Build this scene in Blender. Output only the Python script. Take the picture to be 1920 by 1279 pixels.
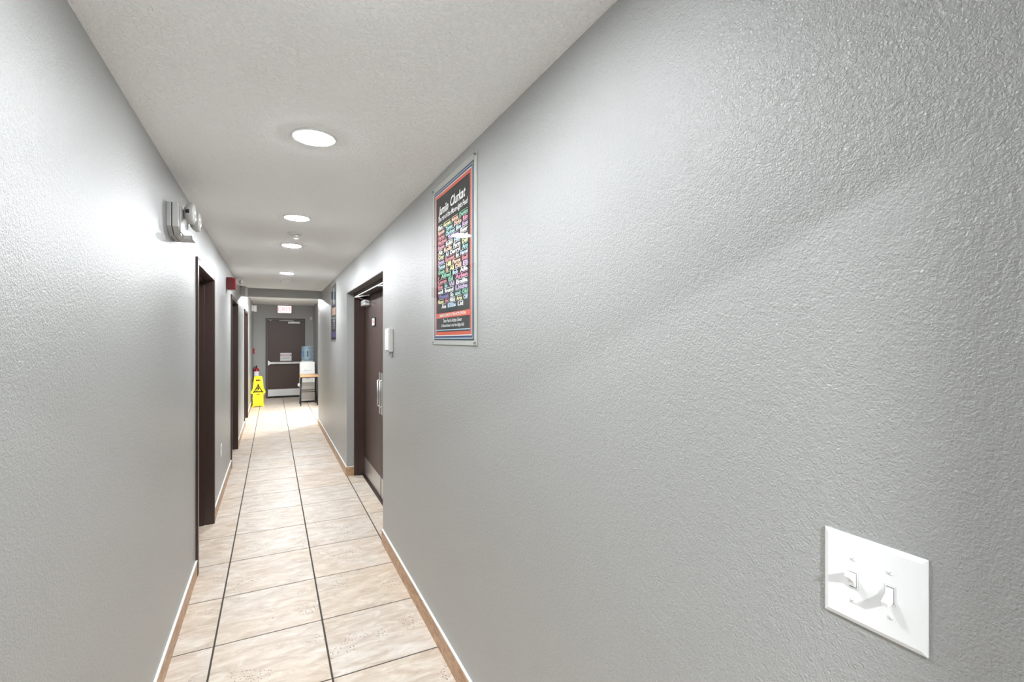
import bpy, bmesh, math, random
from mathutils import Vector, Matrix
PI = math.pi
C = bpy.context.scene.collection
for o in list(bpy.data.objects): bpy.data.objects.remove(o)

# ------------------------------------------------------------------ camera, world, exposure
FPX, YAW, EYE = 890.0, 0.467, 1.55
cam = bpy.data.cameras.new('camera'); co = bpy.data.objects.new('camera', cam); C.objects.link(co)
cam.sensor_fit = 'HORIZONTAL'; cam.sensor_width = 36.0; cam.lens = FPX / 1920 * 36
cam.shift_y = -2.5 / 1920; cam.clip_start = 0.01; cam.clip_end = 60
co.location = (0, 0, EYE); co.rotation_euler = (PI / 2, 0, -YAW)
bpy.context.scene.camera = co
w = bpy.data.worlds.new('world'); bpy.context.scene.world = w; w.use_nodes = True
w.node_tree.nodes['Background'].inputs[0].default_value = (0.9, 0.95, 1, 1)
w.node_tree.nodes['Background'].inputs[1].default_value = 0.15
vs = bpy.context.scene.view_settings
vs.view_transform = 'Standard'; vs.look = 'None'; vs.gamma = 1; vs.use_curve_mapping = False
vs.exposure = 0.15
LAMP = 235.0          # emission of the hallway downlight lenses
LAMP_NEAR = 270.0     # the nearest one, at the top edge
LAMP_FAR = 480.0      # the two towards the beam
LAMP_BACK = 2500.0     # the one in the room behind the camera
LAMP_END = 1550.0

# ------------------------------------------------------------------ measures (metres)
XL, XR, H = -0.4495, 0.752, 2.38
YB = -0.25           # front face of the doorway wall behind the camera
BEAM, BEAM2, BZ = 8.72, 8.86, 2.25
HV = 2.48            # ceiling beyond the beam
YE = 14.13           # end wall
YC = 9.45            # corner where the right wall ends
XV = 1.0             # right wall beyond it
PT, GX, GY = 0.510, 0.245, 2.309   # tile pitch and grid origin

# ------------------------------------------------------------------ materials
def srgb(r, g, b):
    f = lambda c: (c / 255 / 12.92) if c / 255 <= 0.04045 else ((c / 255 + 0.055) / 1.055) ** 2.4
    return (f(r), f(g), f(b), 1)
class NT:
    def __init__(s, name):
        s.m = bpy.data.materials.new(name); s.m.use_nodes = True
        s.t = s.m.node_tree; s.b = s.t.nodes['Principled BSDF']
    def n(s, typ, **k):
        x = s.t.nodes.new(typ)
        for a, v in k.items():
            if a.startswith('_'): setattr(x, a[1:], v)
            else: x.inputs[a.replace('__', ' ')].default_value = v
        return x
    def l(s, a, b): s.t.links.new(a, b)
def mat(name, col, rough=0.5, metal=0.0, spec=0.5, emit=None, es=1.0, coat=0.0, mottle=0.04, trans=0.0, ior=None):
    t = NT(name); b = t.b
    b.inputs['Roughness'].default_value = rough; b.inputs['Metallic'].default_value = metal
    b.inputs['Specular IOR Level'].default_value = spec
    if coat: b.inputs['Coat Weight'].default_value = coat; b.inputs['Coat Roughness'].default_value = 0.03
    if trans: b.inputs['Transmission Weight'].default_value = trans
    if ior: b.inputs['IOR'].default_value = ior
    if emit:
        b.inputs['Emission Color'].default_value = emit; b.inputs['Emission Strength'].default_value = es
    # a little procedural unevenness
    g = t.n('ShaderNodeNewGeometry'); nz = t.n('ShaderNodeTexNoise', Scale=14.0, Detail=3.0)
    t.l(g.outputs['Position'], nz.inputs['Vector'])
    mx = t.n('ShaderNodeMix', _data_type='RGBA'); mx.blend_type = 'MIX'
    mx.inputs[6].default_value = tuple(c * (1 - mottle) for c in col[:3]) + (1,)
    mx.inputs[7].default_value = tuple(min(1, c * (1 + mottle)) for c in col[:3]) + (1,)
    t.l(nz.outputs['Fac'], mx.inputs[0]); t.l(mx.outputs[2], b.inputs['Base Color'])
    return t.m
def plaster(name, col, rough, scale, bump, spec=0.5, ridged=False):
    t = NT(name); b = t.b
    b.inputs['Roughness'].default_value = rough; b.inputs['Specular IOR Level'].default_value = spec
    g = t.n('ShaderNodeNewGeometry')
    big = t.n('ShaderNodeTexNoise', Scale=1.3, Detail=3.0); t.l(g.outputs['Position'], big.inputs['Vector'])
    mx = t.n('ShaderNodeMix', _data_type='RGBA')
    mx.inputs[6].default_value = tuple(c * 0.97 for c in col[:3]) + (1,); mx.inputs[7].default_value = tuple(c * 1.03 for c in col[:3]) + (1,)
    t.l(big.outputs['Fac'], mx.inputs[0]); t.l(mx.outputs[2], b.inputs['Base Color'])
    n1 = t.n('ShaderNodeTexNoise', Scale=scale, Detail=2.5, Roughness=0.55, Distortion=0.6)
    n2 = t.n('ShaderNodeTexNoise', Scale=scale * 0.33, Detail=2.0, Roughness=0.5)
    t.l(g.outputs['Position'], n1.inputs['Vector']); t.l(g.outputs['Position'], n2.inputs['Vector'])
    ad = t.n('ShaderNodeMath', _operation='MULTIPLY_ADD'); ad.inputs[1].default_value = 0.8
    t.l(n2.outputs['Fac'], ad.inputs[0])
    src = n1.outputs['Fac']
    if ridged:
        rp = t.n('ShaderNodeValToRGB'); rp.color_ramp.elements[0].position = 0.45; rp.color_ramp.elements[1].position = 0.6
        t.l(src, rp.inputs[0]); src = rp.outputs[0]
    t.l(src, ad.inputs[2])
    bp = t.n('ShaderNodeBump', Strength=1.0, Distance=bump); t.l(ad.outputs[0], bp.inputs['Height'])
    t.l(bp.outputs['Normal'], b.inputs['Normal'])
    return t.m
def tile_mat(name, c1, c2, c3, streak, rough=0.42, pits=True, rotz=False):
    t = NT(name); b = t.b; b.inputs['Roughness'].default_value = rough; b.inputs['Specular IOR Level'].default_value = 0.4
    g = t.n('ShaderNodeNewGeometry'); oi = t.n('ShaderNodeObjectInfo')
    rm = t.n('ShaderNodeVectorMath', _operation='MULTIPLY'); rm.inputs[1].default_value = (37.0, 91.0, 53.0)
    t.l(oi.outputs['Random'], rm.inputs[0])
    ad = t.n('ShaderNodeVectorMath', _operation='ADD'); t.l(g.outputs['Position'], ad.inputs[0]); t.l(rm.outputs[0], ad.inputs[1])
    mp = t.n('ShaderNodeMapping'); mp.inputs['Scale'].default_value = streak; t.l(ad.outputs[0], mp.inputs[0])
    n1 = t.n('ShaderNodeTexNoise', Scale=6.5, Detail=10.0, Roughness=0.68, Distortion=0.9); t.l(mp.outputs[0], n1.inputs['Vector'])
    n2 = t.n('ShaderNodeTexNoise', Scale=1.6, Detail=3.0, Distortion=0.4); t.l(ad.outputs[0], n2.inputs['Vector'])
    rp = t.n('ShaderNodeValToRGB'); e = rp.color_ramp.elements
    e[0].position = 0.30; e[0].color = c1; e[1].position = 0.70; e[1].color = c3
    m = e.new(0.50); m.color = c2
    t.l(n1.outputs['Fac'], rp.inputs[0])
    mx = t.n('ShaderNodeMix', _data_type='RGBA'); mx.blend_type = 'MULTIPLY'; mx.inputs[0].default_value = 1.0
    r2 = t.n('ShaderNodeValToRGB'); r2.color_ramp.elements[0].position = 0.35; r2.color_ramp.elements[0].color = (0.97, 0.91, 0.83, 1)
    r2.color_ramp.elements[1].position = 0.62; r2.color_ramp.elements[1].color = (1, 1, 1, 1)
    t.l(n2.outputs['Fac'], r2.inputs[0]); t.l(rp.outputs[0], mx.inputs[6]); t.l(r2.outputs[0], mx.inputs[7])
    out = mx.outputs[2]
    if pits:
        v = t.n('ShaderNodeTexVoronoi', Scale=78.0, Randomness=1.0); t.l(ad.outputs[0], v.inputs['Vector'])
        lt = t.n('ShaderNodeMath', _operation='LESS_THAN'); lt.inputs[1].default_value = 0.23; t.l(v.outputs['Distance'], lt.inputs[0])
        n3 = t.n('ShaderNodeTexNoise', Scale=4.5, Detail=4.0); t.l(ad.outputs[0], n3.inputs['Vector'])
        gt = t.n('ShaderNodeMath', _operation='GREATER_THAN'); gt.inputs[1].default_value = 0.585; t.l(n3.outputs['Fac'], gt.inputs[0])
        mu = t.n('ShaderNodeMath', _operation='MULTIPLY'); t.l(lt.outputs[0], mu.inputs[0]); t.l(gt.outputs[0], mu.inputs[1])
        m2 = t.n('ShaderNodeMix', _data_type='RGBA'); t.l(mu.outputs[0], m2.inputs[0]); t.l(out, m2.inputs[6]); m2.inputs[7].default_value = srgb(110, 95, 82)
        out = m2.outputs[2]
    t.l(out, b.inputs['Base Color'])
    bp = t.n('ShaderNodeBump', Strength=0.25, Distance=0.0006); t.l(n1.outputs['Fac'], bp.inputs['Height']); t.l(bp.outputs['Normal'], b.inputs['Normal'])
    return t.m
def clear_mat(name, tint, gl=0.02):     # clear acrylic: see-through with fresnel reflection
    t = NT(name); t.t.nodes.remove(t.b); out = t.t.nodes['Material Output']
    tr = t.n('ShaderNodeBsdfTransparent'); tr.inputs[0].default_value = tint
    gs = t.n('ShaderNodeBsdfGlossy'); gs.inputs['Roughness'].default_value = gl
    fr = t.n('ShaderNodeFresnel', IOR=1.49); mx = t.n('ShaderNodeMixShader'); gm = t.n('ShaderNodeNewGeometry')
    sb = t.n('ShaderNodeMath', _operation='SUBTRACT'); sb.inputs[0].default_value = 1.0; t.l(gm.outputs['Backfacing'], sb.inputs[1])
    mu = t.n('ShaderNodeMath', _operation='MULTIPLY'); t.l(sb.outputs[0], mu.inputs[0]); t.l(fr.outputs[0], mu.inputs[1])
    t.l(mu.outputs[0], mx.inputs[0]); t.l(tr.outputs[0], mx.inputs[1]); t.l(gs.outputs[0], mx.inputs[2]); t.l(mx.outputs[0], out.inputs[0])
    return t.m

WALLC = (0.375, 0.376, 0.361, 1)
M = dict(
    wall=plaster('wall_paint', WALLC, 0.33, 250.0, 0.0024, spec=0.68),
    wallb=mat('back_room_paint', (0.72, 0.72, 0.71, 1), 0.8),
    ceil=plaster('ceiling_paint', (0.965, 0.975, 0.97, 1), 1.0, 80.0, 0.0018, spec=0.0, ridged=True),
    grout=mat('grout', srgb(72, 67, 62), 0.9),
    tile=tile_mat('floor_tile', srgb(186, 168, 150), srgb(210, 197, 183), srgb(230, 223, 214), (1.0, 2.6, 1.0)),
    base=tile_mat('baseboard_tile', srgb(146, 108, 80), srgb(188, 152, 120), srgb(214, 184, 152), (1.0, 1.5, 4.0), 0.4, pits=False),
    caulk=mat('caulk', srgb(240, 238, 232), 0.5),
    door=mat('brown_door_paint', srgb(80, 62, 56), 0.42), frame=mat('dark_frame_paint', srgb(60, 42, 36), 0.38),
    frame2=mat('taupe_frame_paint', srgb(92, 84, 76), 0.5),
    black=mat('black_plastic', srgb(24, 23, 23), 0.4), rubber=mat('rubber_seal', srgb(18, 17, 17), 0.8),
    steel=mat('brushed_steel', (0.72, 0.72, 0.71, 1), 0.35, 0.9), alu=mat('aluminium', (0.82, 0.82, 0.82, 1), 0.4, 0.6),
    white=mat('white_plastic', (0.86, 0.86, 0.85, 1), 0.3, mottle=0.01), offwhite=mat('aged_white_plastic', (0.68, 0.67, 0.64, 1), 0.4, mottle=0.01),
    putty=mat('putty_plastic', (0.50, 0.49, 0.47, 1), 0.4), grayp=mat('grey_plastic', (0.42, 0.42, 0.42, 1), 0.45), lensw=mat('lamp_lens', (0.9, 0.9, 0.88, 1), 0.12, coat=1.0),
    red=mat('red_enamel', srgb(158, 12, 26), 0.3), reddk=mat('red_plastic', srgb(120, 8, 20), 0.35),
    yellow=mat('yellow_plastic', srgb(240, 218, 8), 0.5), wood=mat('oiled_wood', srgb(196, 152, 108), 0.3, mottle=0.2),
    paper=mat('paper', (0.85, 0.83, 0.84, 1), 0.5, mottle=0.01), pinkpaper=mat('pale_red_print', srgb(214, 120, 128), 0.5),
    glassb=None, acrylic=clear_mat('clear_acrylic', (0.96, 0.97, 0.96, 1)),
    ink=mat('print_black', srgb(22, 24, 27), 0.7, spec=0.2), navy=mat('print_navy', srgb(24, 34, 58), 0.5), blue=mat('print_blue', srgb(60, 92, 160), 0.5),
    lblue=mat('print_pale_blue', srgb(190, 214, 235), 0.5), orange=mat('print_orange', srgb(222, 84, 52), 0.5), wht=mat('print_white', srgb(238, 236, 236), 0.5),
    pinkc=mat('print_pink', srgb(232, 137, 177), 0.5), yel=mat('print_yellow', srgb(232, 226, 163), 0.5), teal=mat('print_teal', srgb(156, 211, 214), 0.5),
    green=mat('print_green', srgb(132, 204, 170), 0.5), lilac=mat('print_lilac', srgb(208, 177, 220), 0.5), redp=mat('print_red', srgb(215, 116, 132), 0.5),
    peach=mat('print_peach', srgb(235, 190, 163), 0.5), purple=mat('print_purple', srgb(110, 96, 170), 0.5), bluedk=mat('print_dark_blue', srgb(34, 56, 104), 0.5), marg=mat('poster_margin', srgb(196, 194, 190), 0.5),
    lamp=mat('lit_lens', (1, 1, 1, 1), 0.5, emit=(0.94, 0.985, 1.03, 1), es=LAMP), lampb=mat('lit_lens_back_room', (1, 1, 1, 1), 0.5, emit=(0.94, 0.985, 1.03, 1), es=LAMP_BACK),
    lampn=mat('lit_lens_near', (1, 1, 1, 1), 0.5, emit=(0.94, 0.985, 1.03, 1), es=LAMP_NEAR), lampf=mat('lit_lens_far', (1, 1, 1, 1), 0.5, emit=(0.94, 0.985, 1.03, 1), es=LAMP_FAR),
    lampe=mat('lit_lens_end', (1, 1, 1, 1), 0.5, emit=(0.94, 0.985, 1.03, 1), es=LAMP_END),
    exitface=mat('exit_face', (0.9, 0.8, 0.8, 1), 0.4, emit=(1, 0.93, 0.93, 1), es=0.8), exitred=mat('exit_letters', (0.8, 0.1, 0.1, 1), 0.4, emit=(1.0, 0.50, 0.54, 1), es=1.0),
)
def bottle_mat():
    t = NT('blue_bottle'); b = t.b
    b.inputs['Base Color'].default_value = (0.62, 0.80, 0.93, 1); b.inputs['Roughness'].default_value = 0.08
    b.inputs['Transmission Weight'].default_value = 0.75; b.inputs['IOR'].default_value = 1.2
    return t.m
M['glassb'] = bottle_mat()

# ------------------------------------------------------------------ mesh helpers
def bx(bm, x0, x1, y0, y1, z0, z1, mi=0):
    v = [bm.verts.new(p) for p in ((x0, y0, z0), (x1, y0, z0), (x1, y1, z0), (x0, y1, z0), (x0, y0, z1), (x1, y0, z1), (x1, y1, z1), (x0, y1, z1))]
    for q in ((3, 2, 1, 0), (4, 5, 6, 7), (0, 1, 5, 4), (1, 2, 6, 5), (2, 3, 7, 6), (3, 0, 4, 7)):
        f = bm.faces.new([v[i] for i in q]); f.material_index = mi
def prism(bm, pts, z0, z1, mi=0, axis='z'):       # polygon pts (CCW) extruded along local w
    def P(a, b, c): return {'z': (a, b, c), 'y': (a, c, b), 'x': (c, a, b)}[axis]
    lo = [bm.verts.new(P(a, b, z0)) for a, b in pts]; hi = [bm.verts.new(P(a, b, z1)) for a, b in pts]
    n = len(pts); fs = [bm.faces.new(lo[::-1]), bm.faces.new(hi)]
    for i in range(n): fs.append(bm.faces.new((lo[i], lo[(i + 1) % n], hi[(i + 1) % n], hi[i])))
    for f in fs: f.material_index = mi
def lathe(bm, prof, n=32, mat4=None, mi=0, cap=True):   # prof: (r, z) pairs around local z
    rings = []
    for r, z in prof:
        rings.append([bm.verts.new((r * math.cos(2 * PI * i / n), r * math.sin(2 * PI * i / n), z)) for i in range(n)])
    fs = []
    for a, b in zip(rings, rings[1:]):
        for i in range(n): fs.append(bm.faces.new((a[i], a[(i + 1) % n], b[(i + 1) % n], b[i])))
    if cap: fs.append(bm.faces.new(rings[0][::-1])); fs.append(bm.faces.new(rings[-1]))
    for f in fs: f.material_index = mi; f.smooth = True
    if mat4 is not None:
        for rg in rings:
            for v in rg: v.co = mat4 @ v.co
def tube(bm, pts, r, n=10, mi=0):
    for a, b in zip(pts, pts[1:]):
        a, b = Vector(a), Vector(b); d = b - a
        m4 = Matrix.Translation(a) @ d.to_track_quat('Z', 'Y').to_matrix().to_4x4()
        lathe(bm, [(r, 0), (r, d.length)], n, m4, mi)
def obj(name, bm, m, parent=None, bevel=0, seg=2):
    bmesh.ops.recalc_face_normals(bm, faces=bm.faces)
    if bevel:
        bmesh.ops.bevel(bm, geom=[e for e in bm.edges if e.calc_face_angle(0) > 0.6], offset=bevel, segments=seg, profile=0.6, affect='EDGES')
    me = bpy.data.meshes.new(name); bm.to_mesh(me); bm.free()
    for x in (m if isinstance(m, (list, tuple)) else [m]): me.materials.append(x)
    o = bpy.data.objects.new(name, me); C.objects.link(o)
    if parent is not None: o.parent = parent
    return o
def box(name, x0, x1, y0, y1, z0, z1, m, parent=None, bevel=0):
    bm = bmesh.new(); bx(bm, x0, x1, y0, y1, z0, z1); return obj(name, bm, m, parent, bevel)
def tag(o, label=None, cat=None, group=None, kind=None):
    if label: o['label'] = label
    if cat: o['category'] = cat
    if group: o['group'] = group
    if kind: o['kind'] = kind
    return o
def struct(o): o['kind'] = 'structure'; return o
def empty(name, loc=(0, 0, 0), mat3=None):
    o = bpy.data.objects.new(name, None); C.objects.link(o); o.empty_display_size = 0.05
    m4 = (mat3 or Matrix.Identity(3)).to_4x4(); m4.translation = Vector(loc); o.matrix_world = m4
    return o
def cols(u, v, w_): return Matrix((u, v, w_)).transposed()
FACE = dict(right=cols((0, -1, 0), (0, 0, 1), (-1, 0, 0)), left=cols((0, 1, 0), (0, 0, 1), (1, 0, 0)),
            end=cols((1, 0, 0), (0, 0, 1), (0, -1, 0)), down=cols((1, 0, 0), (0, -1, 0), (0, 0, -1)))
def copy_tree(o, parent=None):
    c = o.copy(); C.objects.link(c)
    if parent is not None: c.parent = parent
    for ch in list(o.children): copy_tree(ch, c)
    return c
def text_mesh(s, size, x, y, z, shear=0.0, align='CENTER', sx=1.0, bold=0.0):
    cu = bpy.data.curves.new('t', 'FONT'); cu.body = s; cu.size = size; cu.align_x = align; cu.align_y = 'CENTER'; cu.shear = shear
    cu.resolution_u = 2; cu.offset = bold
    o = bpy.data.objects.new('t', cu); C.objects.link(o)
    dg = bpy.context.evaluated_depsgraph_get(); dg.update()
    me = bpy.data.meshes.new_from_object(o.evaluated_get(dg)); bpy.data.objects.remove(o); bpy.data.curves.remove(cu)
    vs_ = [(v.co.x * sx + x, v.co.y + y, z) for v in me.vertices]; fs_ = [tuple(p.vertices) for p in me.polygons]
    bpy.data.meshes.remove(me); return vs_, fs_
def letters(name, items, mats, parent):      # items: (verts, faces, material index)
    V, F, I = [], [], []
    for vs_, fs_, mi in items:
        k = len(V); V += vs_
        for f in fs_: F.append(tuple(i + k for i in f)); I.append(mi)
    me = bpy.data.meshes.new(name); me.from_pydata(V, [], F)
    for m in mats: me.materials.append(m)
    for p, i in zip(me.polygons, I): p.material_index = i
    o = bpy.data.objects.new(name, me); C.objects.link(o); o.parent = parent
    return o
def rect(x0, x1, y0, y1, z): return ([(x0, y0, z), (x1, y0, z), (x1, y1, z), (x0, y1, z)], [(0, 1, 2, 3)])

# ------------------------------------------------------------------ room shell
def wall_boxes(name, boxes, m=None):
    bm = bmesh.new()
    for b in boxes: bx(bm, *b)
    return struct(obj(name, bm, m or M['wall']))
LD = [(3.70, 4.745), (6.60, 7.80), (9.62, 10.82)]   # left openings between the outer edges of the casings
CW = 0.048                                          # casing face width
TH = 0.19                                           # left wall thickness
lb = []; y = YB - 0.1
for a, b in LD:
    lb.append((XL - TH, XL, y, a + CW, 0, HV)); lb.append((XL - TH, XL, a + CW, b - CW, 2.05, HV)); y = b - CW
lb.append((XL - TH, XL, y, YE + 0.1, 0, HV))
wall_boxes('wall_left', lb)
RD = (3.681, 5.665); RT = 2.08
wall_boxes('wall_right', [(XR, XR + 0.30, YB - 0.1, RD[0], 0, HV), (XR, XR + 0.30, RD[0], RD[1], RT, HV), (XR, XR + 0.30, RD[1], YC, 0, HV)])
wall_boxes('wall_side_hall', [(XR + 0.30, 2.7, YC - 0.12, YC, 0, HV), (2.6, 2.7, YC, 11.75, 0, HV), (XV + 0.12, 2.7, 11.63, 11.75, 0, HV)])
wall_boxes('wall_vestibule_right', [(XV, XV + 0.12, 11.63, YE + 0.1, 0, HV)])
wall_boxes('wall_end', [(XL, -0.167, YE, YE + 0.12, 0, HV), (0.791, XV, YE, YE + 0.12, 0, HV), (-0.167, 0.791, YE, YE + 0.12, 2.12, HV)])
wall_boxes('wall_beam', [(XL, XR, BEAM, BEAM2, BZ, HV)])
wall_boxes('wall_back', [(XL, -0.40, YB - 0.1, YB, 0, H), (0.514, XR, YB - 0.1, YB, 0, H), (-0.40, 0.514, YB - 0.1, YB, 2.02, H)])
# the room behind the camera that the doorway opens into
wall_boxes('wall_back_room', [(-1.6, -1.5, -3.2, YB - 0.1, 0, 2.45), (1.8, 1.9, -3.2, YB - 0.1, 0, 2.45), (-1.6, 1.9, -3.3, -3.2, 0, 2.45),
                              (-1.6, XL, YB - 0.12, YB - 0.1, 0, 2.45), (XR, 1.9, YB - 0.12, YB - 0.1, 0, 2.45), (XL, XR, YB - 0.12, YB - 0.1, 2.3, 2.45)], M['wallb'])
wall_boxes('ceiling', [(XL, XR, YB - 0.1, BEAM, H, H + 0.1), (XL, XR + 0.3, BEAM2, YC, HV, HV + 0.1), (XL, 2.7, YC, YE + 0.1, HV, HV + 0.1),
                       (-1.6, 1.9, -3.3, YB - 0.1, 2.45, 2.55)], M['ceil'])

# floor: a grout bed with every tile laid on it
bm = bmesh.new(); bx(bm, XL - TH, XR + 0.2, YB - 0.5, YE + 0.1, -0.06, -0.0022); bx(bm, XR + 0.2, 2.7, YC - 0.12, YE + 0.1, -0.06, -0.0022); bx(bm, -1.6, 1.9, -3.3, YB - 0.5, -0.06, 0.0)
floor = struct(obj('floor', bm, [M['grout']]))
_cache = {}
def tile(x0, x1, y0, y1):
    g = 0.0042; w_, d_ = round(x1 - x0 - 2 * g, 4), round(y1 - y0 - 2 * g, 4)
    if w_ < 0.01 or d_ < 0.01: return
    k = (w_, d_)
    if k not in _cache:
        bm = bmesh.new(); e = 0.0015
        lo = [bm.verts.new((sx * w_ / 2, sy * d_ / 2, -0.006)) for sx, sy in ((-1, -1), (1, -1), (1, 1), (-1, 1))]
        md = [bm.verts.new((sx * w_ / 2, sy * d_ / 2, -e)) for sx, sy in ((-1, -1), (1, -1), (1, 1), (-1, 1))]
        hi = [bm.verts.new((sx * (w_ / 2 - e), sy * (d_ / 2 - e), 0)) for sx, sy in ((-1, -1), (1, -1), (1, 1), (-1, 1))]
        bm.faces.new(hi)
        for i in range(4):
            j = (i + 1) % 4; bm.faces.new((lo[i], lo[j], md[j], md[i])); bm.faces.new((md[i], md[j], hi[j], hi[i]))
        me = bpy.data.meshes.new('tile'); bm.to_mesh(me); bm.free(); me.materials.append(M['tile']); _cache[k] = me
    o = bpy.data.objects.new('tile', _cache[k]); C.objects.link(o); o.parent = floor; o.location = ((x0 + x1) / 2, (y0 + y1) / 2, 0)
def inner(a, b): return (a + CW, b - CW)
for r in range(-5, 24):
    y0, y1 = GY + r * PT, GY + (r + 1) * PT; y1c = min(y1, YE)
    if y0 > YE - 0.02: continue
    tile(GX - PT, GX, y0, y1c); tile(GX, GX + PT, y0, y1c)
    # left column: cut at the wall, running on into the door openings
    segs = [(y0, y1c, XL)]
    for a, b in LD:
        a, b = inner(a, b); new = []
        for s0, s1, xl in segs:
            if xl != XL or s1 <= a or s0 >= b: new.append((s0, s1, xl)); continue
            if s0 < a: new.append((s0, a, XL))
            new.append((max(s0, a), min(s1, b), XL - 0.15))
            if s1 > b: new.append((b, s1, XL))
        segs = new
    # a tile notched by a jamb stays one tile where the cut-off is a sliver
    for s0, s1, xl in segs:
        g0 = s0 if abs(s0 - y0) < 1e-6 else s0 - 0.003; g1 = s1 if abs(s1 - y1c) < 1e-6 else s1 + 0.003
        tile(xl, GX - PT, g0, g1)
    # right: the recess of the double door, then the widening beyond the corner
    a, b = max(y0, RD[0]), min(y1, RD[1])
    if b - a > 0.03: tile(GX + PT, 0.99, a, b)
    if y1 > YC:
        a = max(y0, YC); xs = [GX + PT, XV if y1c > 11.64 else GX + 2 * PT]
        tile(xs[0], xs[1], a, y1c)
        if y1 < 11.7:
            for k in range(2, 5): tile(GX + k * PT, min(2.6, GX + (k + 1) * PT), a, y1c)

# baseboards: tile pieces below a thin white caulk bead
def baseboard(name, runs):
    e = struct(empty(name))
    bm = bmesh.new()
    for ax, p, s, a, b in runs:      # ax 'y': runs along Y at X=p, s = direction into the hall
        lo, hi = sorted((p, p + s * 0.011))
        if ax == 'y': bx(bm, lo, hi, a, b, 0.1005, 0.107)
        else: bx(bm, a, b, lo, hi, 0.1005, 0.107)
    obj('caulk_bead', bm, M['caulk'], e)
    for ax, p, s, a, b in runs:
        lo, hi = sorted((p, p + s * 0.010)); q = a; org = GY if ax == 'y' else GX
        k = math.ceil((a - org + 0.02) / PT)
        while q < b - 1e-4:
            nx = min(b, org + k * PT); k += 1
            if b - nx < 0.02: nx = b
            if nx - q > 0.004:
                bm = bmesh.new()
                if ax == 'y': bx(bm, lo, hi, q + 0.0008, nx - 0.0008, 0.0005, 0.1)
                else: bx(bm, q + 0.0008, nx - 0.0008, lo, hi, 0.0005, 0.1)
                obj('tile', bm, M['base'], e)
            q = nx
baseboard('baseboard_left', [('y', XL, 1, YB, LD[0][0]), ('y', XL, 1, LD[0][1], LD[1][0]), ('y', XL, 1, LD[1][1], LD[2][0]), ('y', XL, 1, LD[2][1], YE)])
baseboard('baseboard_right', [('y', XR, -1, YB, RD[0]), ('y', XR, -1, RD[1], YC), ('x', RD[1], -1, XR - 0.01, 0.832), ('x', YC, 1, XR - 0.01, 2.6), ('y', XV, -1, 11.63, YE)])
baseboard('baseboard_end', [('x', YE, -1, XL + 0.012, -0.167), ('x', YE, -1, 0.791, XV - 0.012)])

# ------------------------------------------------------------------ doors
def left_door(name, a, b):
    e = struct(empty(name, (XL, (a + b) / 2, 0))); y0, y1 = a - e.location.y, b - e.location.y
    D = -0.148; p = 0.013; ZT = 2.095
    for nm, u0, u1 in (('jamb', y0, y0 + CW), ('jamb', y1 - CW, y1)):
        bm = bmesh.new(); bx(bm, 0, p, u0, u1, 0, ZT)
        i0, i1 = (u1, u1 + 0.003) if u0 == y0 else (u0 - 0.003, u0)
        bx(bm, D, 0.002, i0, i1, 0, 2.046)
        obj(nm, bm, M['frame'], e, 0.0012, 1)
        st = (i1, i1 + 0.014) if u0 == y0 else (i0 - 0.014, i0)
        box('door_stop', -0.105, -0.060, st[0], st[1], 0, 2.046, M['frame'], e, 0.002)
    bm = bmesh.new(); bx(bm, 0, p, y0 + CW, y1 - CW, 2.05 - 0.003, ZT); bx(bm, D, 0, y0 + CW, y1 - CW, 2.046, 2.05)
    obj('head', bm, M['frame'], e, 0.0012, 1)
    box('door_stop', -0.105, -0.060, y0 + CW + 0.02, y1 - CW - 0.02, 2.030, 2.046, M['frame'], e, 0.002)
    lf = box('door_panel', -0.150, -0.106, y0 + CW + 0.006, y1 - CW - 0.006, 0.008, 2.042, M['door'], e, 0.002)
    bm = bmesh.new(); m4 = Matrix.Translation((-0.106, y0 + CW + 0.07, 1.0)) @ Matrix.Rotation(PI / 2, 4, 'Y')
    lathe(bm, [(0.028, 0), (0.028, 0.008), (0.012, 0.012), (0.012, 0.05)], 20, m4)
    bx(bm, -0.066, -0.052, y0 + CW + 0.06, y0 + CW + 0.18, 0.99, 1.01); obj('lever_handle', bm, M['steel'], lf)
    for z in (0.25, 1.02, 1.80):
        bm = bmesh.new(); bx(bm, -0.118, -0.107, y1 - CW - 0.010, y1 - CW - 0.004, z - 0.05, z + 0.05); obj('hinge', bm, M['steel'], e)
for i, (a, b) in enumerate(LD): left_door('door_%d' % (i + 1), a, b)

# the double door in its recess on the right
e = struct(empty('door_4', (0.83, 0, 0)))     # local x = world x - 0.83
F0, DX = 0.0, 0.115
yn, yf = RD[0] - 0.02, RD[1]
for y0, y1, s in ((yf - 0.045, yf, -1),):
    pass
box('jamb', 0, DX + 0.05, yf - 0.028, yf - 0.0005, 0, RT, M['frame'], e, 0.002)
box('door_stop', 0.045, DX - 0.002, yf - 0.043, yf - 0.028, 0, 2.03, M['frame'], e, 0.002)
box('jamb', 0, DX + 0.05, RD[0] + 0.0005, RD[0] + 0.028, 0, RT, M['frame'], e, 0.002)
box('door_stop', 0.045, DX - 0.002, RD[0] + 0.028, RD[0] + 0.043, 0, 2.03, M['frame'], e, 0.002)
box('head', 0, DX + 0.05, RD[0] + 0.028, yf - 0.028, 2.034, RT - 0.0005, M['frame'], e, 0.002)
box('edge_highlight', -0.004, 0.004, RD[0] + 0.03, yf - 0.03, 2.026, 2.035, M['alu'], e, 0.001)  # highlight along the head's lower edge, put in as a bright strip
box('soffit_board', XR - 0.83 + 0.002, -0.001, RD[0] + 0.002, yf - 0.002, RT - 0.006, RT - 0.0005, M['frame2'], e)
ymid = 4.715
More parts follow.
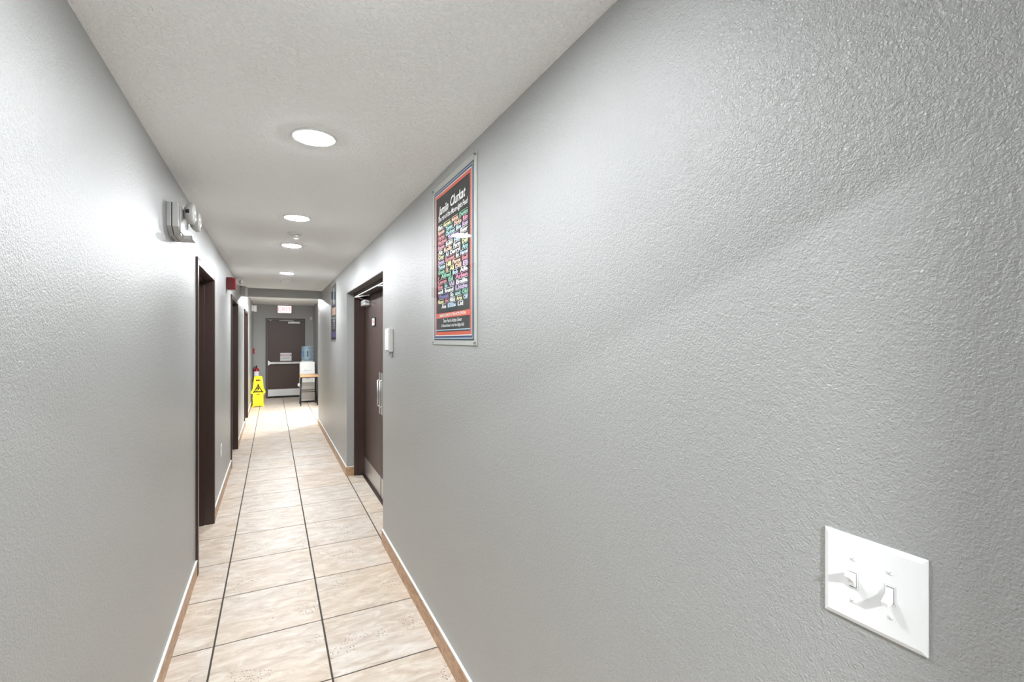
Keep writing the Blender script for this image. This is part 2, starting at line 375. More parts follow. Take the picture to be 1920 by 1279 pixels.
for a, b, hs in ((ymid + 0.004, yf - 0.032, 1), (RD[0] + 0.032, ymid - 0.004, -1)):   # leaves; hs: hinge side
    lf = box('door_panel', DX, DX + 0.045, a, b, 0.008, 2.028, M['door'], e, 0.002)
    box('kick_plate', DX - 0.0025, DX - 0.0002, a + 0.012, b - 0.012, 0.012, 0.205, M['steel'], lf)
    pe = a + 0.05 if hs == 1 else b - 0.05     # pull edge
    box('pull_plate', DX - 0.003, DX - 0.0002, pe - 0.03, pe + 0.04, 0.82, 1.225, M['steel'], lf)
    bm = bmesh.new(); tube(bm, [(DX - 0.003, pe, 0.90), (DX - 0.022, pe, 0.90), (DX - 0.022, pe, 1.15), (DX - 0.003, pe, 1.15)], 0.007)
    obj('pull_handle', bm, M['steel'], lf)
    hx = b - 0.16 if hs == 1 else a + 0.16
    box('door_closer', DX - 0.058, DX - 0.001, hx - 0.17, hx + 0.08, 1.925, 1.985, M['alu'], lf, 0.006)
    bm = bmesh.new()
    kn = (-0.03, hx - 0.20 * hs, 2.005)
    tube(bm, [(DX - 0.03, hx, 1.985), (DX - 0.03, hx, 2.003)], 0.012)
    tube(bm, [(DX - 0.03, hx, 2.000), kn], 0.006); tube(bm, [kn, (DX - 0.05, hx - 0.42 * hs, 2.015)], 0.006); lathe(bm, [(0.012, -0.008), (0.012, 0.008)], 14, Matrix.Translation(kn))
    obj('closer_arm', bm, M['alu'], lf)
box('meeting_seal', DX + 0.002, DX + 0.03, ymid - 0.004, ymid + 0.004, 0.008, 2.028, M['rubber'], e)
box('threshold', DX - 0.03, DX + 0.05, RD[0] + 0.03, yf - 0.03, 0.0005, 0.007, M['frame'], e)

# the exit door at the end
e = struct(empty('door_5', (0, YE, 0)))
box('jamb', -0.1668, -0.122, -0.012, 0.10, 0, 2.118, M['frame'], e, 0.003)
box('jamb', 0.752, 0.7908, -0.012, 0.10, 0, 2.118, M['frame'], e, 0.003)
box('head', -0.122, 0.752, -0.012, 0.10, 2.076, 2.118, M['frame'], e, 0.003)
for x0, x1, z0, z1 in ((-0.136, -0.131, 0, 2.085), (0.762, 0.767, 0, 2.085), (-0.131, 0.762, 2.080, 2.085)):
    box('weather_strip', x0, x1, -0.0145, -0.0122, z0, z1, M['grayp'], e)
lf = box('door_panel', -0.119, 0.749, 0.012, 0.056, 0.022, 2.072, M['door'], e, 0.002)
box('kick_plate', -0.112, 0.742, 0.008, 0.0118, 0.045, 0.228, M['white'], lf, 0.001)
box('door_sweep', -0.117, 0.747, -0.002, 0.0118, 0.018, 0.042, M['black'], lf)
box('threshold', -0.122, 0.752, -0.03, 0.06, 0.0005, 0.016, M['black'], e)
bm = bmesh.new(); bx(bm, -0.085, 0.73, -0.062, -0.020, 0.900, 0.955); obj('push_bar', bm, M['white'], lf, 0.006)
bm = bmesh.new(); prism(bm, [(-0.115, 0.870), (-0.095, 0.870), (-0.050, 0.905), (-0.050, 0.950), (-0.095, 0.990), (-0.115, 0.990)], -0.068, 0.0118, axis='y'); obj('bar_bracket', bm, M['alu'], lf, 0.004)
box('bar_bracket', 0.70, 0.742, -0.055, 0.0118, 0.865, 0.99, M['alu'], lf, 0.006)
box('bar_joint', 0.462, 0.470, -0.0635, -0.0618, 0.902, 0.953, M['grayp'], lf)
box('door_closer', 0.37, 0.66, -0.05, 0.0118, 1.985, 2.035, M['white'], lf, 0.006)
bm = bmesh.new(); tube(bm, [(0.50, -0.03, 2.035), (0.50, -0.03, 2.055), (0.42, -0.10, 2.058), (0.17, -0.02, 2.065)], 0.010); bx(bm, 0.16, 0.47, -0.026, -0.013, 2.050, 2.072); obj('closer_arm', bm, M['alu'], lf)
bm = bmesh.new(); prism(bm, [(-0.075, 2.075), (-0.03, 2.075), (-0.052, 2.045)], -0.03, -0.0125, axis='y'); obj('stop_block', bm, M['white'], e)

# ------------------------------------------------------------------ ceiling fittings
def downlight(x, y, z, label, group, m='lamp'):
    r = empty('ceiling_downlight', (x, y, z), FACE['down']); tag(r, label, 'ceiling light', group)
    bm = bmesh.new(); lathe(bm, [(0.088, 0.0002), (0.089, 0.003), (0.085, 0.006), (0.076, 0.0065), (0.074, 0.004), (0.074, 0.0002)], 48, cap=False); obj('trim_ring', bm, M['white'], r)
    bm = bmesh.new(); lathe(bm, [(0.0738, 0.0003), (0.0738, 0.006), (0.064, 0.009), (0.050, 0.0105), (0.025, 0.0115), (0.001, 0.012)], 48); obj('lens', bm, M[m], r)
    return r
g = 'recessed downlights along the hallway ceiling'
downlight(0.150, 1.05, H, 'round white downlight at the top edge of the picture, nearest the camera', g, 'lampn')
downlight(0.152, 2.101, H, 'large round lit downlight, second nearest, alone in the middle of the white ceiling', g)
downlight(0.148, 3.538, H, 'round lit downlight just before the sprinkler head', g)
downlight(0.150, 4.598, H, 'round lit downlight just behind the sprinkler head', g, 'lampf')
downlight(0.159, 6.538, H, 'smallest and farthest lit downlight, nearest the dark beam', g, 'lampf')
downlight(0.0, -1.5, 2.45, 'round downlight in the room behind the doorway, out of the picture', 'lights out of the picture', 'lampb')
downlight(0.25, 10.5, HV, 'round downlight beyond the dark beam, hidden above it', 'lights out of the picture', 'lampe')
downlight(1.6, 10.19, HV, 'round downlight in the side hall round the corner', 'lights out of the picture', 'lampe')
r = tag(empty('sprinkler_head', (0.155, 4.08, H), FACE['down']), 'small round sprinkler escutcheon on the ceiling between two downlights', 'sprinkler')
bm = bmesh.new(); lathe(bm, [(0.052, 0.0002), (0.054, 0.004), (0.040, 0.012), (0.030, 0.006), (0.001, 0.005)], 32); obj('escutcheon', bm, M['offwhite'], r)
bm = bmesh.new(); lathe(bm, [(0.014, 0.006), (0.014, 0.020), (0.006, 0.024), (0.006, 0.034), (0.018, 0.036), (0.018, 0.038)], 20, Matrix.Translation((0.012, 0, 0))); obj('deflector', bm, M['white'], r)
r = tag(empty('ceiling_cover_plate', (0.16, 7.44, H), FACE['down']), 'thin round cover plate on the ceiling just before the dark beam', 'cover plate')
bm = bmesh.new(); lathe(bm, [(0.068, 0.0002), (0.070, 0.006), (0.064, 0.010), (0.001, 0.011)], 36); obj('plate', bm, M['ceil'], r)
for s in (-1, 1): bm = bmesh.new(); bx(bm, s * 0.062 - 0.008, s * 0.062 + 0.008, -0.008, 0.008, 0.008, 0.014); obj('clip', bm, M['grayp'], r)

# ------------------------------------------------------------------ posters
def poster_base(name, y, z, label):
    r = tag(empty(name, (XR, y, z), FACE['right']), label, 'poster', 'framed posters on the right wall')
    W, Hh = 0.298, 0.402
    box('backing_board', -W, W, -Hh, Hh, 0.0008, 0.0035, M['marg'], r)
    box('printed_sheet', -0.272, 0.268, -0.381, 0.374, 0.0036, 0.0040, M['navy'], r)
    box('acrylic_sheet', -W - 0.001, W + 0.001, -Hh - 0.001, Hh + 0.001, 0.0080, 0.0110, M['acrylic'], r, 0.0008)
    for sx in (-1, 1):
        for sy in (-1, 1):
            bm = bmesh.new(); lathe(bm, [(0.004, 0.0036), (0.004, 0.012), (0.006, 0.0122), (0.006, 0.0138), (0.002, 0.015)], 14, Matrix.Translation((sx * 0.286, sy * 0.390, 0))); obj('screw', bm, M['grayp'], r)
    return r
r = poster_base('wall_poster', 2.106, 1.928, 'tall black poster with orange and blue border and rows of coloured lettering, nearest the camera')
mats = [M[k] for k in ('ink', 'navy', 'blue', 'lblue', 'orange', 'wht', 'pinkc', 'yel', 'teal', 'green', 'lilac', 'redp', 'peach', 'purple', 'bluedk')]
K = {k: i for i, k in enumerate(('ink', 'navy', 'blue', 'lblue', 'orange', 'wht', 'pinkc', 'yel', 'teal', 'green', 'lilac', 'redp', 'peach', 'purple', 'bluedk'))}
L0, L1, B0, B1 = -0.272, 0.268, -0.381, 0.374
bands = []
for k, (c, i, j) in enumerate((('lblue', 0.008, 0.0115), ('bluedk', 0.0115, 0.021), ('wht', 0.021, 0.0255), ('orange', 0.0255, 0.041), ('ink', 0.041, 0))):
    bands.append(rect(L0 + i, L1 - i, B0 + i, B1 - i, 0.0042 + 0.00015 * k) + (K[c],))
z = 0.0051
bands.append(rect(-0.235, 0.232, -0.333, -0.329, z) + (K['lblue'],))
bands.append(rect(-0.240, 0.236, -0.272, -0.248, z) + (K['orange'],))
bands = [b for b in bands]
letters('border_print', bands, mats, r)
T = []
def tx(s, size, x, y, c, **k): T.append(text_mesh(s, size, x, y, 0.0053, **k) + (K[c],))
tx('Jamiin', 0.058, -0.120, 0.262, 'wht', shear=0.3, bold=0.0012); tx('Clurkat', 0.064, 0.070, 0.268, 'wht', shear=0.3, bold=0.0014)
tx('the run of the Moon-light Feud', 0.036, 0.0, 0.222, 'wht', shear=0.35, sx=0.88, bold=0.0006)
rows = [
    [('Elan', 'wht'), ('Harmen', 'yel'), ('Mdoku', 'peach'), ('Derion', 'green')], [('Ramon', 'peach'), ('Tomas', 'teal'), ('Dirke', 'peach'), ('Rio', 'pinkc')],
    [('Hartan', 'redp'), ('Clarinet', 'teal'), ('Blue', 'lblue'), ('Ross', 'lilac')], [('Marines', 'redp'), ('The Lion', 'lilac'), ('Elder', 'wht')],
    [('Ratan', 'pinkc'), ('Solid', 'wht'), ('Hall', 'lblue'), ('Fern', 'wht')], [('Als', 'wht'), ('Rolls', 'peach'), ('Farm', 'wht'), ('Den', 'yel')],
    [('Cray', 'yel'), ('Al', 'lblue'), ('Darryl', 'wht'), ('Ann', 'teal')], [('Damon', 'lilac'), ('Earnest', 'redp'), ('In', 'wht'), ('Hamel', 'lblue')],
    [('Thomas', 'lblue'), ('Hill', 'yel'), ('Pierce', 'peach'), ('Bell', 'redp')], [('Green', 'green'), ('Oz', 'peach'), ('Ali', 'yel'), ('Dill', 'peach'), ('Eli', 'lilac')],
    [('r', 'redp'), ('Alfred', 'green'), ('Bob', 'lblue'), ('Alla', 'wht')], [('Leon', 'redp'), ('Ed', 'green'), ('Arlen', 'pinkc')],
    [('Eva', 'redp'), ('Jo', 'teal'), ('Vid', 'lilac'), ('Emilia', 'wht')], [('and', 'wht'), ('found', 'wht'), ('Little', 'lilac')],
    [('Vincent', 'purple'), ('So', 'wht'), ('and', 'teal'), ('Old', 'green')], [('Manny', 'yel'), ('Hot', 'redp'), ('Mild', 'wht'), ('Arte', 'yel'), ('Off', 'lblue')],
    [('Ana', 'wht'), ('Ellis', 'lblue'), ('Lid', 'wht')]]
for i, rw in enumerate(rows):
    v = 0.181 - i * 0.0247; tot = sum(len(s) for s, c in rw) + 0.8 * (len(rw) - 1); half = 0.205 if i < 16 else 0.15; x = -half; per = 2 * half / tot
    for s, c in rw:
        wd = per * len(s); vs_, fs_ = text_mesh(s, 0.024, 0, 0, 0.0053, bold=0.0012)
        xs = [p[0] for p in vs_]; k_ = (wd * 0.96) / (max(xs) - min(xs)); cx = (max(xs) + min(xs)) / 2
        T.append(([((p[0] - cx) * k_ + x + wd / 2, p[1] + v - 0.002, p[2]) for p in vs_], fs_, K[c]))
        T.append(rect(x + 0.004, x + wd - 0.004, v + 0.0095, v + 0.0115, 0.0053) + (K[c],))
        x += wd + 0.8 * per
tx('JAMIIN CLURKAT IN TEN ACTS OF FUN', 0.018, 0, -0.260, 'wht', sx=1.12, bold=0.0006)
tx('Team Fest & Action Seven', 0.024, 0.0, -0.287, 'wht', shear=0.2, bold=0.0004); tx('of Moonlit times in the Fest Night Hall', 0.020, 0.0, -0.310, 'wht', shear=0.2, bold=0.0004)
letters('lettering', T, mats, r)
r = poster_base('wall_poster', 6.916, 1.928, 'smaller-looking farther poster past the brown double door, seen almost edge-on')
T = []
for k, (c, i) in enumerate((('ink', 0.012), ('navy', 0.03))): T.append(rect(L0 + i, L1 - i, B0 + i, B1 - i, 0.0042 + 0.0002 * k) + (K[c],))
letters('border_print', T, mats, r)
letters('pale_reflection', [rect(-0.05, 0.07, 0.10, 0.33, 0.0046) + (K['lblue'],)], mats, r); letters('pink_print', [rect(-0.20, 0.20, -0.04, 0.06, 0.0046) + (K['peach'],)], mats, r)  # pale upper rectangle is a reflection painted in; the pink one is print
letters('purple_print', [rect(-0.2, 0.2, -0.34, -0.27, 0.0046) + (K['purple'],)], mats, r)
letters('title', [text_mesh('THE MOON-LIGHT', 0.045, 0, 0.0, 0.0048) + (K['redp'],)], mats, r)
letters('lettering', [text_mesh('In The Long Night', 0.034 + 0.004 * (q % 2), 0, -0.085 - q * 0.033, 0.0048, bold=0.001) + (K['wht'],) for q in range(5)], mats, r)

# ------------------------------------------------------------------ right wall fittings
r = tag(empty('light_switch', (XR, 0.366, 1.2045), FACE['right']), 'white double toggle light switch plate, one lever up and one down, on the right wall', 'light switch')
bm = bmesh.new(); a, b, c_ = 0.0635, 0.0625, 0.0058
q = [(-a, -b), (a, -b), (a, b), (-a, b)]
lo = [bm.verts.new((x, y, 0.0002)) for x, y in q]; md = [bm.verts.new((x, y, 0.0032)) for x, y in q]; hi = [bm.verts.new((x * (1 - 0.006 / a), y * (1 - 0.006 / b), c_)) for x, y in q]
bm.faces.new(lo[::-1]); bm.faces.new(hi)
for i in range(4):
    j = (i + 1) % 4; bm.faces.new((lo[i], lo[j], md[j], md[i])); bm.faces.new((md[i], md[j], hi[j], hi[i]))
obj('plate', bm, M['white'], r, 0.0008, 2)
for s, up in ((-1, 1), (1, -1)):
    x = s * 0.023
    bm = bmesh.new()
    for x0, x1, y0, y1 in ((-0.0062, -0.0050, -0.0125, 0.0125), (0.0050, 0.0062, -0.0125, 0.0125), (-0.0050, 0.0050, -0.0125, -0.0113), (-0.0050, 0.0050, 0.0113, 0.0125)): bx(bm, x + x0, x + x1, y0, y1, c_, c_ + 0.0007)
    bez = obj('bezel', bm, M['white'], r)
    bm = bmesh.new(); bx(bm, x - 0.0067, x + 0.0067, -0.0130, 0.0130, c_ + 0.00003, c_ + 0.00015); obj('slot', bm, M['grayp'], bez)
    bm = bmesh.new()      # lever
    pts = [(-0.0105 * up if False else -0.0095, c_ + 0.0002), (0.0095, c_ + 0.0002), (0.0105, c_ + 0.004), (0.0125, c_ + 0.0135), (0.0065, c_ + 0.0150), (-0.001, c_ + 0.0050), (-0.0085, c_ + 0.0030)]
    pts = [(p_[0] * up, p_[1]) for p_ in pts]
    if up < 0: pts = pts[::-1]
    for sx, k in ((0, 0),):
        lo = [bm.verts.new((x - 0.0043, p_[0], p_[1])) for p_ in pts]; hi = [bm.verts.new((x + 0.0038, p_[0], p_[1])) for p_ in pts]
        n = len(pts); bm.faces.new(lo); bm.faces.new(hi[::-1])
        for i in range(n): bm.faces.new((lo[i], hi[i], hi[(i + 1) % n], lo[(i + 1) % n]))
    obj('toggle_lever', bm, M['white'], r, 0.0006, 2)
    for yy, ang in ((0.0302, 0.9 if s < 0 else 0.6), (-0.0302, 0.6 if s < 0 else -0.9)):
        bm = bmesh.new(); lathe(bm, [(0.0034, c_), (0.0034, c_ + 0.0006), (0.0024, c_ + 0.0012)], 18, Matrix.Translation((x, yy, 0))); sc = obj('screw', bm, M['white'], r)
        bm = bmesh.new(); bx(bm, -0.0026, 0.0026, -0.0004, 0.0004, 0, 0.0001); m4 = Matrix.Translation((x, yy, c_ + 0.00122)) @ Matrix.Rotation(ang, 4, 'Z')
        bm.transform(m4); obj('slot', bm, M['grayp'], sc)
r = tag(empty('wall_dispenser', (XR, 3.40, 1.545), FACE['right']), 'small grey and white wall box beside the double door frame', 'wall box')
box('body', -0.066, 0.066, -0.080, 0.085, 0.0004, 0.028, M['offwhite'], r, 0.004)
box('front_cover', -0.055, 0.055, -0.070, 0.075, 0.0282, 0.033, M['white'], r, 0.002)
for yy in (0.06, -0.045): box('button', -0.075, -0.0665, yy - 0.012, yy + 0.012, 0.010, 0.022, M['white'], r, 0.002)
bm = bmesh.new(); bx(bm, 0.035, 0.050, -0.110, -0.0805, 0.004, 0.012); bx(bm, 0.035, 0.050, -0.115, -0.108, 0.004, 0.020); obj('bracket', bm, M['grayp'], r, 0.001, 1)
r = tag(empty('door_plaque', (0.945, 5.06, 1.735), FACE['right']), 'small framed white and red plaque on the brown double door', 'sign')
box('plaque_frame', -0.075, 0.075, -0.045, 0.045, 0.0003, 0.010, M['black'], r, 0.002)
box('face', -0.064, 0.064, -0.036, 0.036, 0.0102, 0.0115, M['paper'], r); box('red_mark', -0.03, 0.03, -0.012, 0.016, 0.0117, 0.0122, M['redp'], r)

# ------------------------------------------------------------------ left wall fittings
def emergency(y, z, label, s=1.0):
    r = tag(empty('emergency_light', (XL, y, z), FACE['left']), label, 'emergency light', 'twin-head emergency lights')
    def poly(k): return [(-0.150 * k, 0.075 * k), (-0.150 * k, -0.040 * k), (-0.085 * k, -0.075 * k), (0.085 * k, -0.075 * k), (0.150 * k, -0.040 * k), (0.150 * k, 0.075 * k)][::-1]
    bm = bmesh.new(); prism(bm, poly(1.0), 0.0004, 0.020); obj('back_plate', bm, M['grayp'], r, 0.003)
    bm = bmesh.new(); prism(bm, poly(0.985), 0.0202, 0.0225); obj('gasket', bm, M['black'], r)
    bm = bmesh.new(); prism(bm, poly(1.0), 0.0227, 0.050); obj('housing', bm, M['putty'], r, 0.004)
    box('front_panel', -0.125, 0.105, -0.060, 0.060, 0.0502, 0.055, M['putty'], r, 0.002)
    for u, v in ((-0.045, 0.050), (0.145, 0.050)):
        m4 = Matrix.Translation((u, v, 0.0))
        bm = bmesh.new(); lathe(bm, [(0.014, 0.0505), (0.014, 0.056), (0.026, 0.058), (0.040, 0.066), (0.050, 0.078), (0.053, 0.088), (0.053, 0.096)], 32, m4); hd = obj('lamp_head', bm, M['putty'], r)
        bm = bmesh.new(); lathe(bm, [(0.050, 0.0962), (0.050, 0.099), (0.036, 0.105), (0.001, 0.109)], 32, m4); obj('lens', bm, M['lensw'], hd)
        bm = bmesh.new(); bx(bm, u - 0.054, u - 0.047, v - 0.008, v + 0.008, 0.068, 0.084); obj('clip', bm, M['black'], hd)
    bm = bmesh.new(); prism(bm, [(-0.04, -0.078), (0.06, -0.078), (0.075, -0.062), (-0.055, -0.062)], 0.0505, 0.092); obj('test_panel', bm, M['putty'], r, 0.003)
    return r
emergency(2.885, 2.13, 'twin-head emergency light nearest the camera, high on the left wall')
emergency(7.30, 2.305, 'farther emergency light just behind the red strobe').scale = (0.5, 0.42, 0.85)
r = tag(empty('fire_alarm_strobe', (XL, 6.06, 2.165), FACE['left']), 'dark red fire alarm strobe box above the second brown doorway', 'fire alarm')
box('back_box', -0.055, 0.055, -0.066, 0.066, 0.0004, 0.060, M['reddk'], r, 0.003); box('sounder_face', -0.050, 0.050, -0.060, 0.060, 0.0602, 0.088, M['red'], r, 0.004)
bm = bmesh.new(); bx(bm, -0.03, 0.03, -0.075, -0.0665, 0.012, 0.07); obj('lens', bm, M['lensw'], r, 0.003)
r = tag(empty('wall_outlet', (XL, 5.385, 0.478), FACE['left']), 'white power outlet low on the left wall between two doorways', 'outlet')
pl = box('plate', -0.036, 0.036, -0.062, 0.062, 0.0003, 0.006, M['white'], r, 0.0015)
for v in (-0.02, 0.02): 
    s_ = box('socket', -0.016, 0.016, v - 0.013, v + 0.013, 0.0061, 0.0075, M['offwhite'], r, 0.003)
    for u in (-0.006, 0.006): box('slot', u - 0.001, u + 0.001, v - 0.004, v + 0.005, 0.0076, 0.0078, M['black'], s_)
r = tag(empty('beam_sensor', (XL, 8.50, 2.305), FACE['left']), 'grey box with white cover high on the left wall just before the beam', 'sensor box')
box('back_box', -0.05, 0.05, -0.068, 0.068, 0.0004, 0.065, M['grayp'], r, 0.003); box('cover', -0.03, 0.065, -0.060, 0.052, 0.0652, 0.100, M['offwhite'], r, 0.004)
r = tag(empty('security_sensor', (XL, 13.0, 2.31), FACE['left']), 'white motion sensor high on the left wall beside the exit sign', 'sensor box')
box('mount', -0.03, 0.03, -0.07, 0.07, 0.0004, 0.035, M['white'], r, 0.004); box('housing', -0.045, 0.045, -0.085, 0.065, 0.0352, 0.105, M['white'], r, 0.012)
r = tag(empty('fire_pull_station', (XL, 13.75, 1.26), FACE['left']), 'small red fire alarm pull station on the left wall above the extinguisher', 'fire alarm')
box('box', -0.045, 0.045, -0.068, 0.068, 0.0004, 0.040, M['red'], r, 0.004); bm = bmesh.new(); bx(bm, -0.03, 0.03, -0.012, 0.008, 0.0405, 0.052); obj('pull_handle', bm, M['wht'], r, 0.002)
# fire extinguisher
r = tag(empty('fire_extinguisher', (XL + 0.085, 13.55, 0.50)), 'red fire extinguisher with white label behind the yellow floor sign', 'fire extinguisher')
bm = bmesh.new(); lathe(bm, [(0.055, 0.0), (0.062, 0.012), (0.062, 0.27), (0.055, 0.305), (0.035, 0.330), (0.020, 0.338), (0.020, 0.352)], 36); obj('cylinder', bm, M['red'], r)
bm = bmesh.new()
N = 20
for i in range(N):
    a0, a1 = -PI * 0.5 - 1.15 + 2.3 * i / N, -PI * 0.5 - 1.15 + 2.3 * (i + 1) / N; R_ = 0.0632
    bm.faces.new([bm.verts.new((R_ * math.cos(a), R_ * math.sin(a), zz)) for a, zz in ((a0, 0.09), (a1, 0.09), (a1, 0.255), (a0, 0.255))])
obj('paper_label', bm, M['paper'], r)
bm = bmesh.new(); lathe(bm, [(0.018, 0.350), (0.018, 0.378), (0.010, 0.384)], 20); bx(bm, -0.010, 0.010, -0.085, 0.02, 0.384, 0.396); obj('valve', bm, M['black'], r)
bm = bmesh.new(); bx(bm, -0.008, 0.008, -0.095, 0.015, 0.402, 0.410); obj('squeeze_handle', bm, M['black'], r)
bm = bmesh.new(); tube(bm, [(-0.02, 0, 0.37), (-0.05, -0.02, 0.36), (-0.070, -0.03, 0.30), (-0.070, -0.03, 0.06), (-0.068, -0.03, -0.08)], 0.009); obj('hose', bm, M['black'], r)
bm = bmesh.new(); bx(bm, -0.0846, -0.064, -0.03, 0.03, -0.02, 0.33); bx(bm, -0.064, 0.03, -0.03, 0.03, -0.012, -0.002); obj('wall_bracket', bm, M['black'], r)

# ------------------------------------------------------------------ end wall fittings
r = tag(empty('exit_sign', (0.285, YE, 2.358), FACE['end']), 'lit white exit sign with pinkish red letters above the end door', 'exit sign')
box('housing', -0.178, 0.178, -0.108, 0.108, 0.0004, 0.045, M['grayp'], r, 0.006)
fc = box('face', -0.163, 0.163, -0.094, 0.096, 0.0452, 0.049, M['exitface'], r, 0.002)
letters('letters', [text_mesh('EXIT', 0.165, 0, 0.0, 0.0495, bold=0.005) + (0,)], [M['exitred']], fc)
r = tag(empty('notice_sign', (0.318, YE + 0.012, 1.088), FACE['end']), 'white notice with dark dots and faint lines above the push bar of the end door', 'sign')
box('sheet', -0.137, 0.137, -0.106, 0.106, 0.0003, 0.003, M['paper'], r)
it = [text_mesh('NOTICE', 0.05, 0, 0.045, 0.0032, bold=0.0008, sx=0.9) + (1,), text_mesh('DOOR ALARMED', 0.026, 0, -0.005, 0.0032) + (1,), text_mesh('EMERGENCY EXIT ONLY', 0.018, 0, -0.045, 0.0032) + (0,)]
dots = []
for s in (-1, 1): dots.append(([(s * 0.112 + 0.014 * math.cos(t * PI / 6), 0.045 + 0.014 * math.sin(t * PI / 6), 0.0032) for t in range(12)], [tuple(range(12))], 0))
for i_ in it: letters('lettering', [i_], [M['ink'], M['pinkpaper']], r)
for d_ in dots: letters('warning_dot', [d_], [M['ink']], r)
r = tag(empty('door_chime', (0.942, YE, 2.13), FACE['end']), 'tiny white box on the end wall right of the exit door', 'sensor box')
box('housing', -0.026, 0.026, -0.045, 0.045, 0.0004, 0.03, M['white'], r, 0.005); box('cover', -0.016, 0.016, -0.03, 0.03, 0.0302, 0.034, M['offwhite'], r, 0.001)

# ------------------------------------------------------------------ wet floor sign
r = tag(empty('wet_floor_sign', (-0.300, 12.55, 0)), 'bright yellow folding wet floor sign standing left of the end door', 'floor sign')
out = [(-0.128, 0.0), (-0.105, 0.0), (-0.060, 0.022), (0.060, 0.022), (0.105, 0.0), (0.128, 0.0), (0.108, 0.05), (0.108, 0.300), (0.150, 0.318), (0.150, 0.345), (0.112, 0.42), (0.088, 0.680), (0.070, 0.705),
       (-0.070, 0.705), (-0.088, 0.680), (-0.112, 0.42), (-0.150, 0.345), (-0.150, 0.318), (-0.108, 0.300), (-0.108, 0.05)]
def panel(tilt, front):
    bm = bmesh.new()
    # split the outline around the grip slot so the slot is a real hole
    sl = (-0.050, 0.050, 0.600, 0.635)
    prism(bm, [p for p in out if p[1] <= 0.42][:11] + [(0.1009, 0.54), (-0.1009, 0.54)] + [p for p in out if p[1] <= 0.42][11:], 0, 0.014, axis='y')
    wa = lambda v: 0.112 - (v - 0.42) * (0.024 / 0.26)
    prism(bm, [(-wa(0.54), 0.54), (wa(0.54), 0.54), (wa(0.6), 0.6), (-wa(0.6), 0.6)], 0, 0.014, axis='y')
    for s in (-1, 1): prism(bm, sorted([(s * 0.05, 0.6), (s * wa(0.6), 0.6), (s * wa(0.635), 0.635), (s * 0.05, 0.635)], key=lambda p: 0), 0, 0.014, axis='y')
    prism(bm, [(-wa(0.635), 0.635), (wa(0.635), 0.635), (0.088, 0.680), (0.070, 0.705), (-0.070, 0.705), (-0.088, 0.680)], 0, 0.014, axis='y')
    bm.transform(Matrix.Translation((0, -0.150 if front else 0.150, 0)) @ Matrix.Rotation(tilt, 4, 'X'))
    return obj('panel', bm, M['yellow'], r)
tl = math.atan(0.145 / 0.70)
pf = panel(-tl, True); pb = panel(tl, False)
pm = Matrix.Translation((0, -0.150, 0)) @ Matrix.Rotation(-tl, 4, 'X')
def flat(polys, w_=-0.0045):
    bm = bmesh.new()
    for p in polys:
        prism(bm, p, w_, -0.0003, axis='y')
    bm.transform(pm); return bm
tri = [(-0.100, 0.338), (0.100, 0.338), (0.0, 0.522)]
def edge(p, q_, t_):
    d = Vector((q_[0] - p[0], q_[1] - p[1])).normalized(); n_ = Vector((-d.y, d.x)) * t_
    return [(p[0] - d.x * t_ / 2, p[1] - d.y * t_ / 2), (q_[0] + d.x * t_ / 2, q_[1] + d.y * t_ / 2), (q_[0] + n_.x, q_[1] + n_.y), (p[0] + n_.x, p[1] + n_.y)]
obj('warning_triangle', flat([edge(tri[0], tri[1], 0.017), edge(tri[1], tri[2], 0.017), edge(tri[2], tri[0], 0.017)]), M['ink'], pf)
hd = [(0.004 + 0.010 * math.cos(t * PI / 5), 0.462 + 0.010 * math.sin(t * PI / 5)) for t in range(10)]
obj('slipping_figure', flat([hd, edge((0.020, 0.415), (0.002, 0.448), 0.022), edge((0.010, 0.415), (-0.025, 0.430), 0.010), edge((-0.025, 0.43), (-0.042, 0.400), 0.009),
    edge((0.012, 0.412), (-0.02, 0.385), 0.010), edge((-0.02, 0.385), (-0.05, 0.370), 0.009), edge((0.01, 0.44), (0.038, 0.425), 0.007), edge((-0.005, 0.445), (-0.03, 0.455), 0.007), edge((-0.06, 0.358), (0.06, 0.358), 0.005)]), M['ink'], pf)
obj('maker_badge', flat([[(-0.032, 0.278), (0.032, 0.278), (0.028, 0.300), (-0.028, 0.300)]]), M['orange'], pf)
bm = bmesh.new(); tube(bm, [(-0.07, 0, 0.697), (0.07, 0, 0.697)], 0.009); obj('hinge', bm, M['yellow'], r)

# ------------------------------------------------------------------ side table, water cooler, bottle
r = tag(empty('side_table', (0.765, 12.30, 0)), 'narrow wooden-topped stool table with black metal legs in front of the water cooler', 'side table')
box('table_top', -0.195, 0.195, -0.225, 0.225, 0.672, 0.722, M['wood'], r, 0.004)
for sx in (-1, 1):
    for sy in (-1, 1):
        bm = bmesh.new(); lathe(bm, [(0.013, 0), (0.011, 0.01), (0.011, 0.672)], 12); bm.transform(Matrix.Translation((sx * 0.160, sy * 0.19, 0)))
        for v in bm.verts: k = 1 - v.co.z / 0.672; v.co.x += sx * 0.022 * k; v.co.y += sy * 0.02 * k
        obj('leg', bm, M['black'], r)
for a_, b_ in (((-0.17, -0.20, 0.33), (0.17, -0.20, 0.33)), ((-0.17, 0.20, 0.33), (0.17, 0.20, 0.33)), ((-0.173, -0.20, 0.16), (-0.173, 0.20, 0.16)), ((0.173, -0.20, 0.16), (0.173, 0.20, 0.16))):
    bm = bmesh.new(); tube(bm, [a_, b_], 0.009); obj('crossbar', bm, M['black'], r)
for yy in (-0.20, 0.19): bm = bmesh.new(); bx(bm, -0.17, 0.17, yy, yy + 0.01, 0.655, 0.6715); obj('apron', bm, M['black'], r)
r = tag(empty('water_cooler', (0.775, 12.95, 0)), 'white floor-standing water cooler with dark side behind the stool table', 'water cooler')
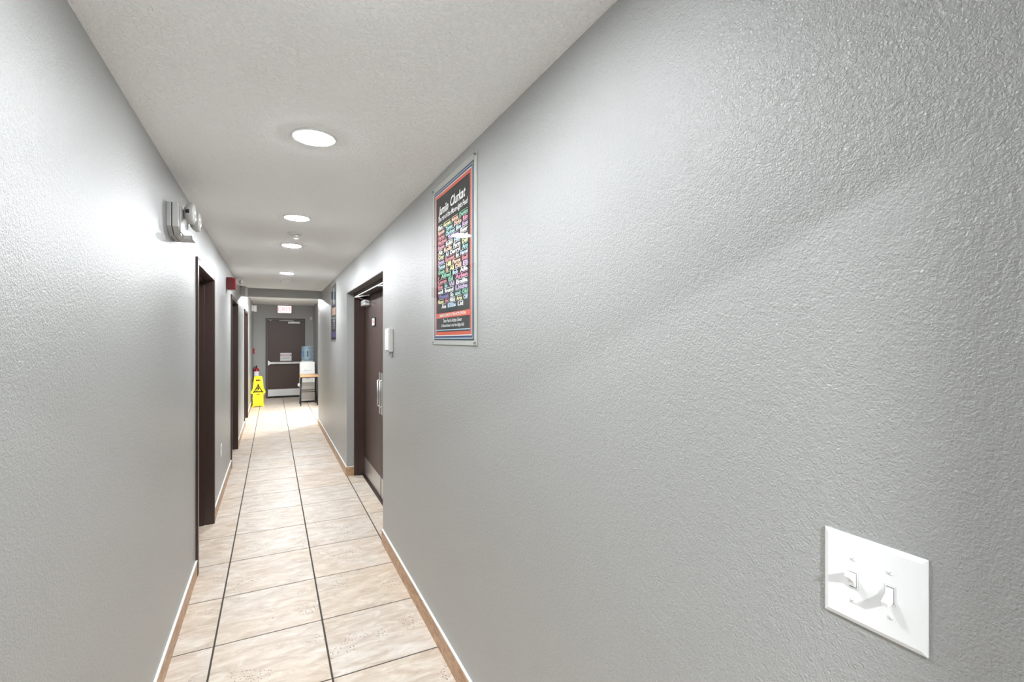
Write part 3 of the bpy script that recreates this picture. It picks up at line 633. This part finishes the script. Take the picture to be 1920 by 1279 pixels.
bm = bmesh.new(); bx(bm, -0.175, 0.165, -0.16, 0.17, 0.03, 1.00); body = obj('body', bm, M['white'], r, 0.018)
box('side_panel', 0.1655, 0.180, -0.12, 0.17, 0.03, 0.96, M['black'], r, 0.003)
box('front_panel', -0.140, 0.130, -0.166, -0.1605, 0.40, 0.66, M['offwhite'], r, 0.002); box('front_panel', -0.140, 0.130, -0.166, -0.1605, 0.08, 0.35, M['offwhite'], r, 0.002)
box('inset_handle', -0.05, 0.055, -0.171, -0.1665, 0.575, 0.625, M['grayp'], r, 0.002)
box('base', -0.16, 0.155, -0.15, 0.16, 0.0005, 0.0298, M['black'], r)
bm = bmesh.new(); lathe(bm, [(0.030, 0), (0.045, 0.012), (0.045, 0.035), (0.028, 0.05)], 20); bm.transform(Matrix.Translation((-0.1755, -0.10, 0.43)) @ Matrix.Rotation(-PI / 2, 4, 'Y')); obj('side_knob', bm, M['white'], r)
for u in (-0.06, 0.0, 0.06): bm = bmesh.new(); bx(bm, u - 0.012, u + 0.012, -0.20, -0.1605, 0.80, 0.83); obj('tap', bm, M['white'], r, 0.003)
bm = bmesh.new(); lathe(bm, [(0.10, 0.9995), (0.125, 1.008), (0.12, 1.02), (0.05, 1.022)], 32); obj('bottle_collar', bm, M['white'], r)
r = tag(empty('water_bottle', (0.775, 12.95, 1.0225)), 'large pale blue water bottle upside down on the white water cooler', 'water bottle')
bm = bmesh.new(); lathe(bm, [(0.045, 0.0), (0.10, 0.008), (0.135, 0.03), (0.135, 0.10), (0.130, 0.107), (0.135, 0.115), (0.135, 0.19), (0.130, 0.197), (0.135, 0.205), (0.135, 0.285), (0.130, 0.292), (0.135, 0.30), (0.135, 0.345), (0.12, 0.365), (0.03, 0.368)], 40); obj('shell', bm, M['glassb'], r)
bm = bmesh.new(); bx(bm, -0.012, 0.012, -0.1375, -0.1335, 0.10, 0.245); obj('grip_slot', bm, M['navy'], r, 0.001, 1)
bm = bmesh.new(); bx(bm, -0.105, -0.085, -0.108, -0.100, 0.10, 0.245); obj('side_print', bm, M['blue'], r)
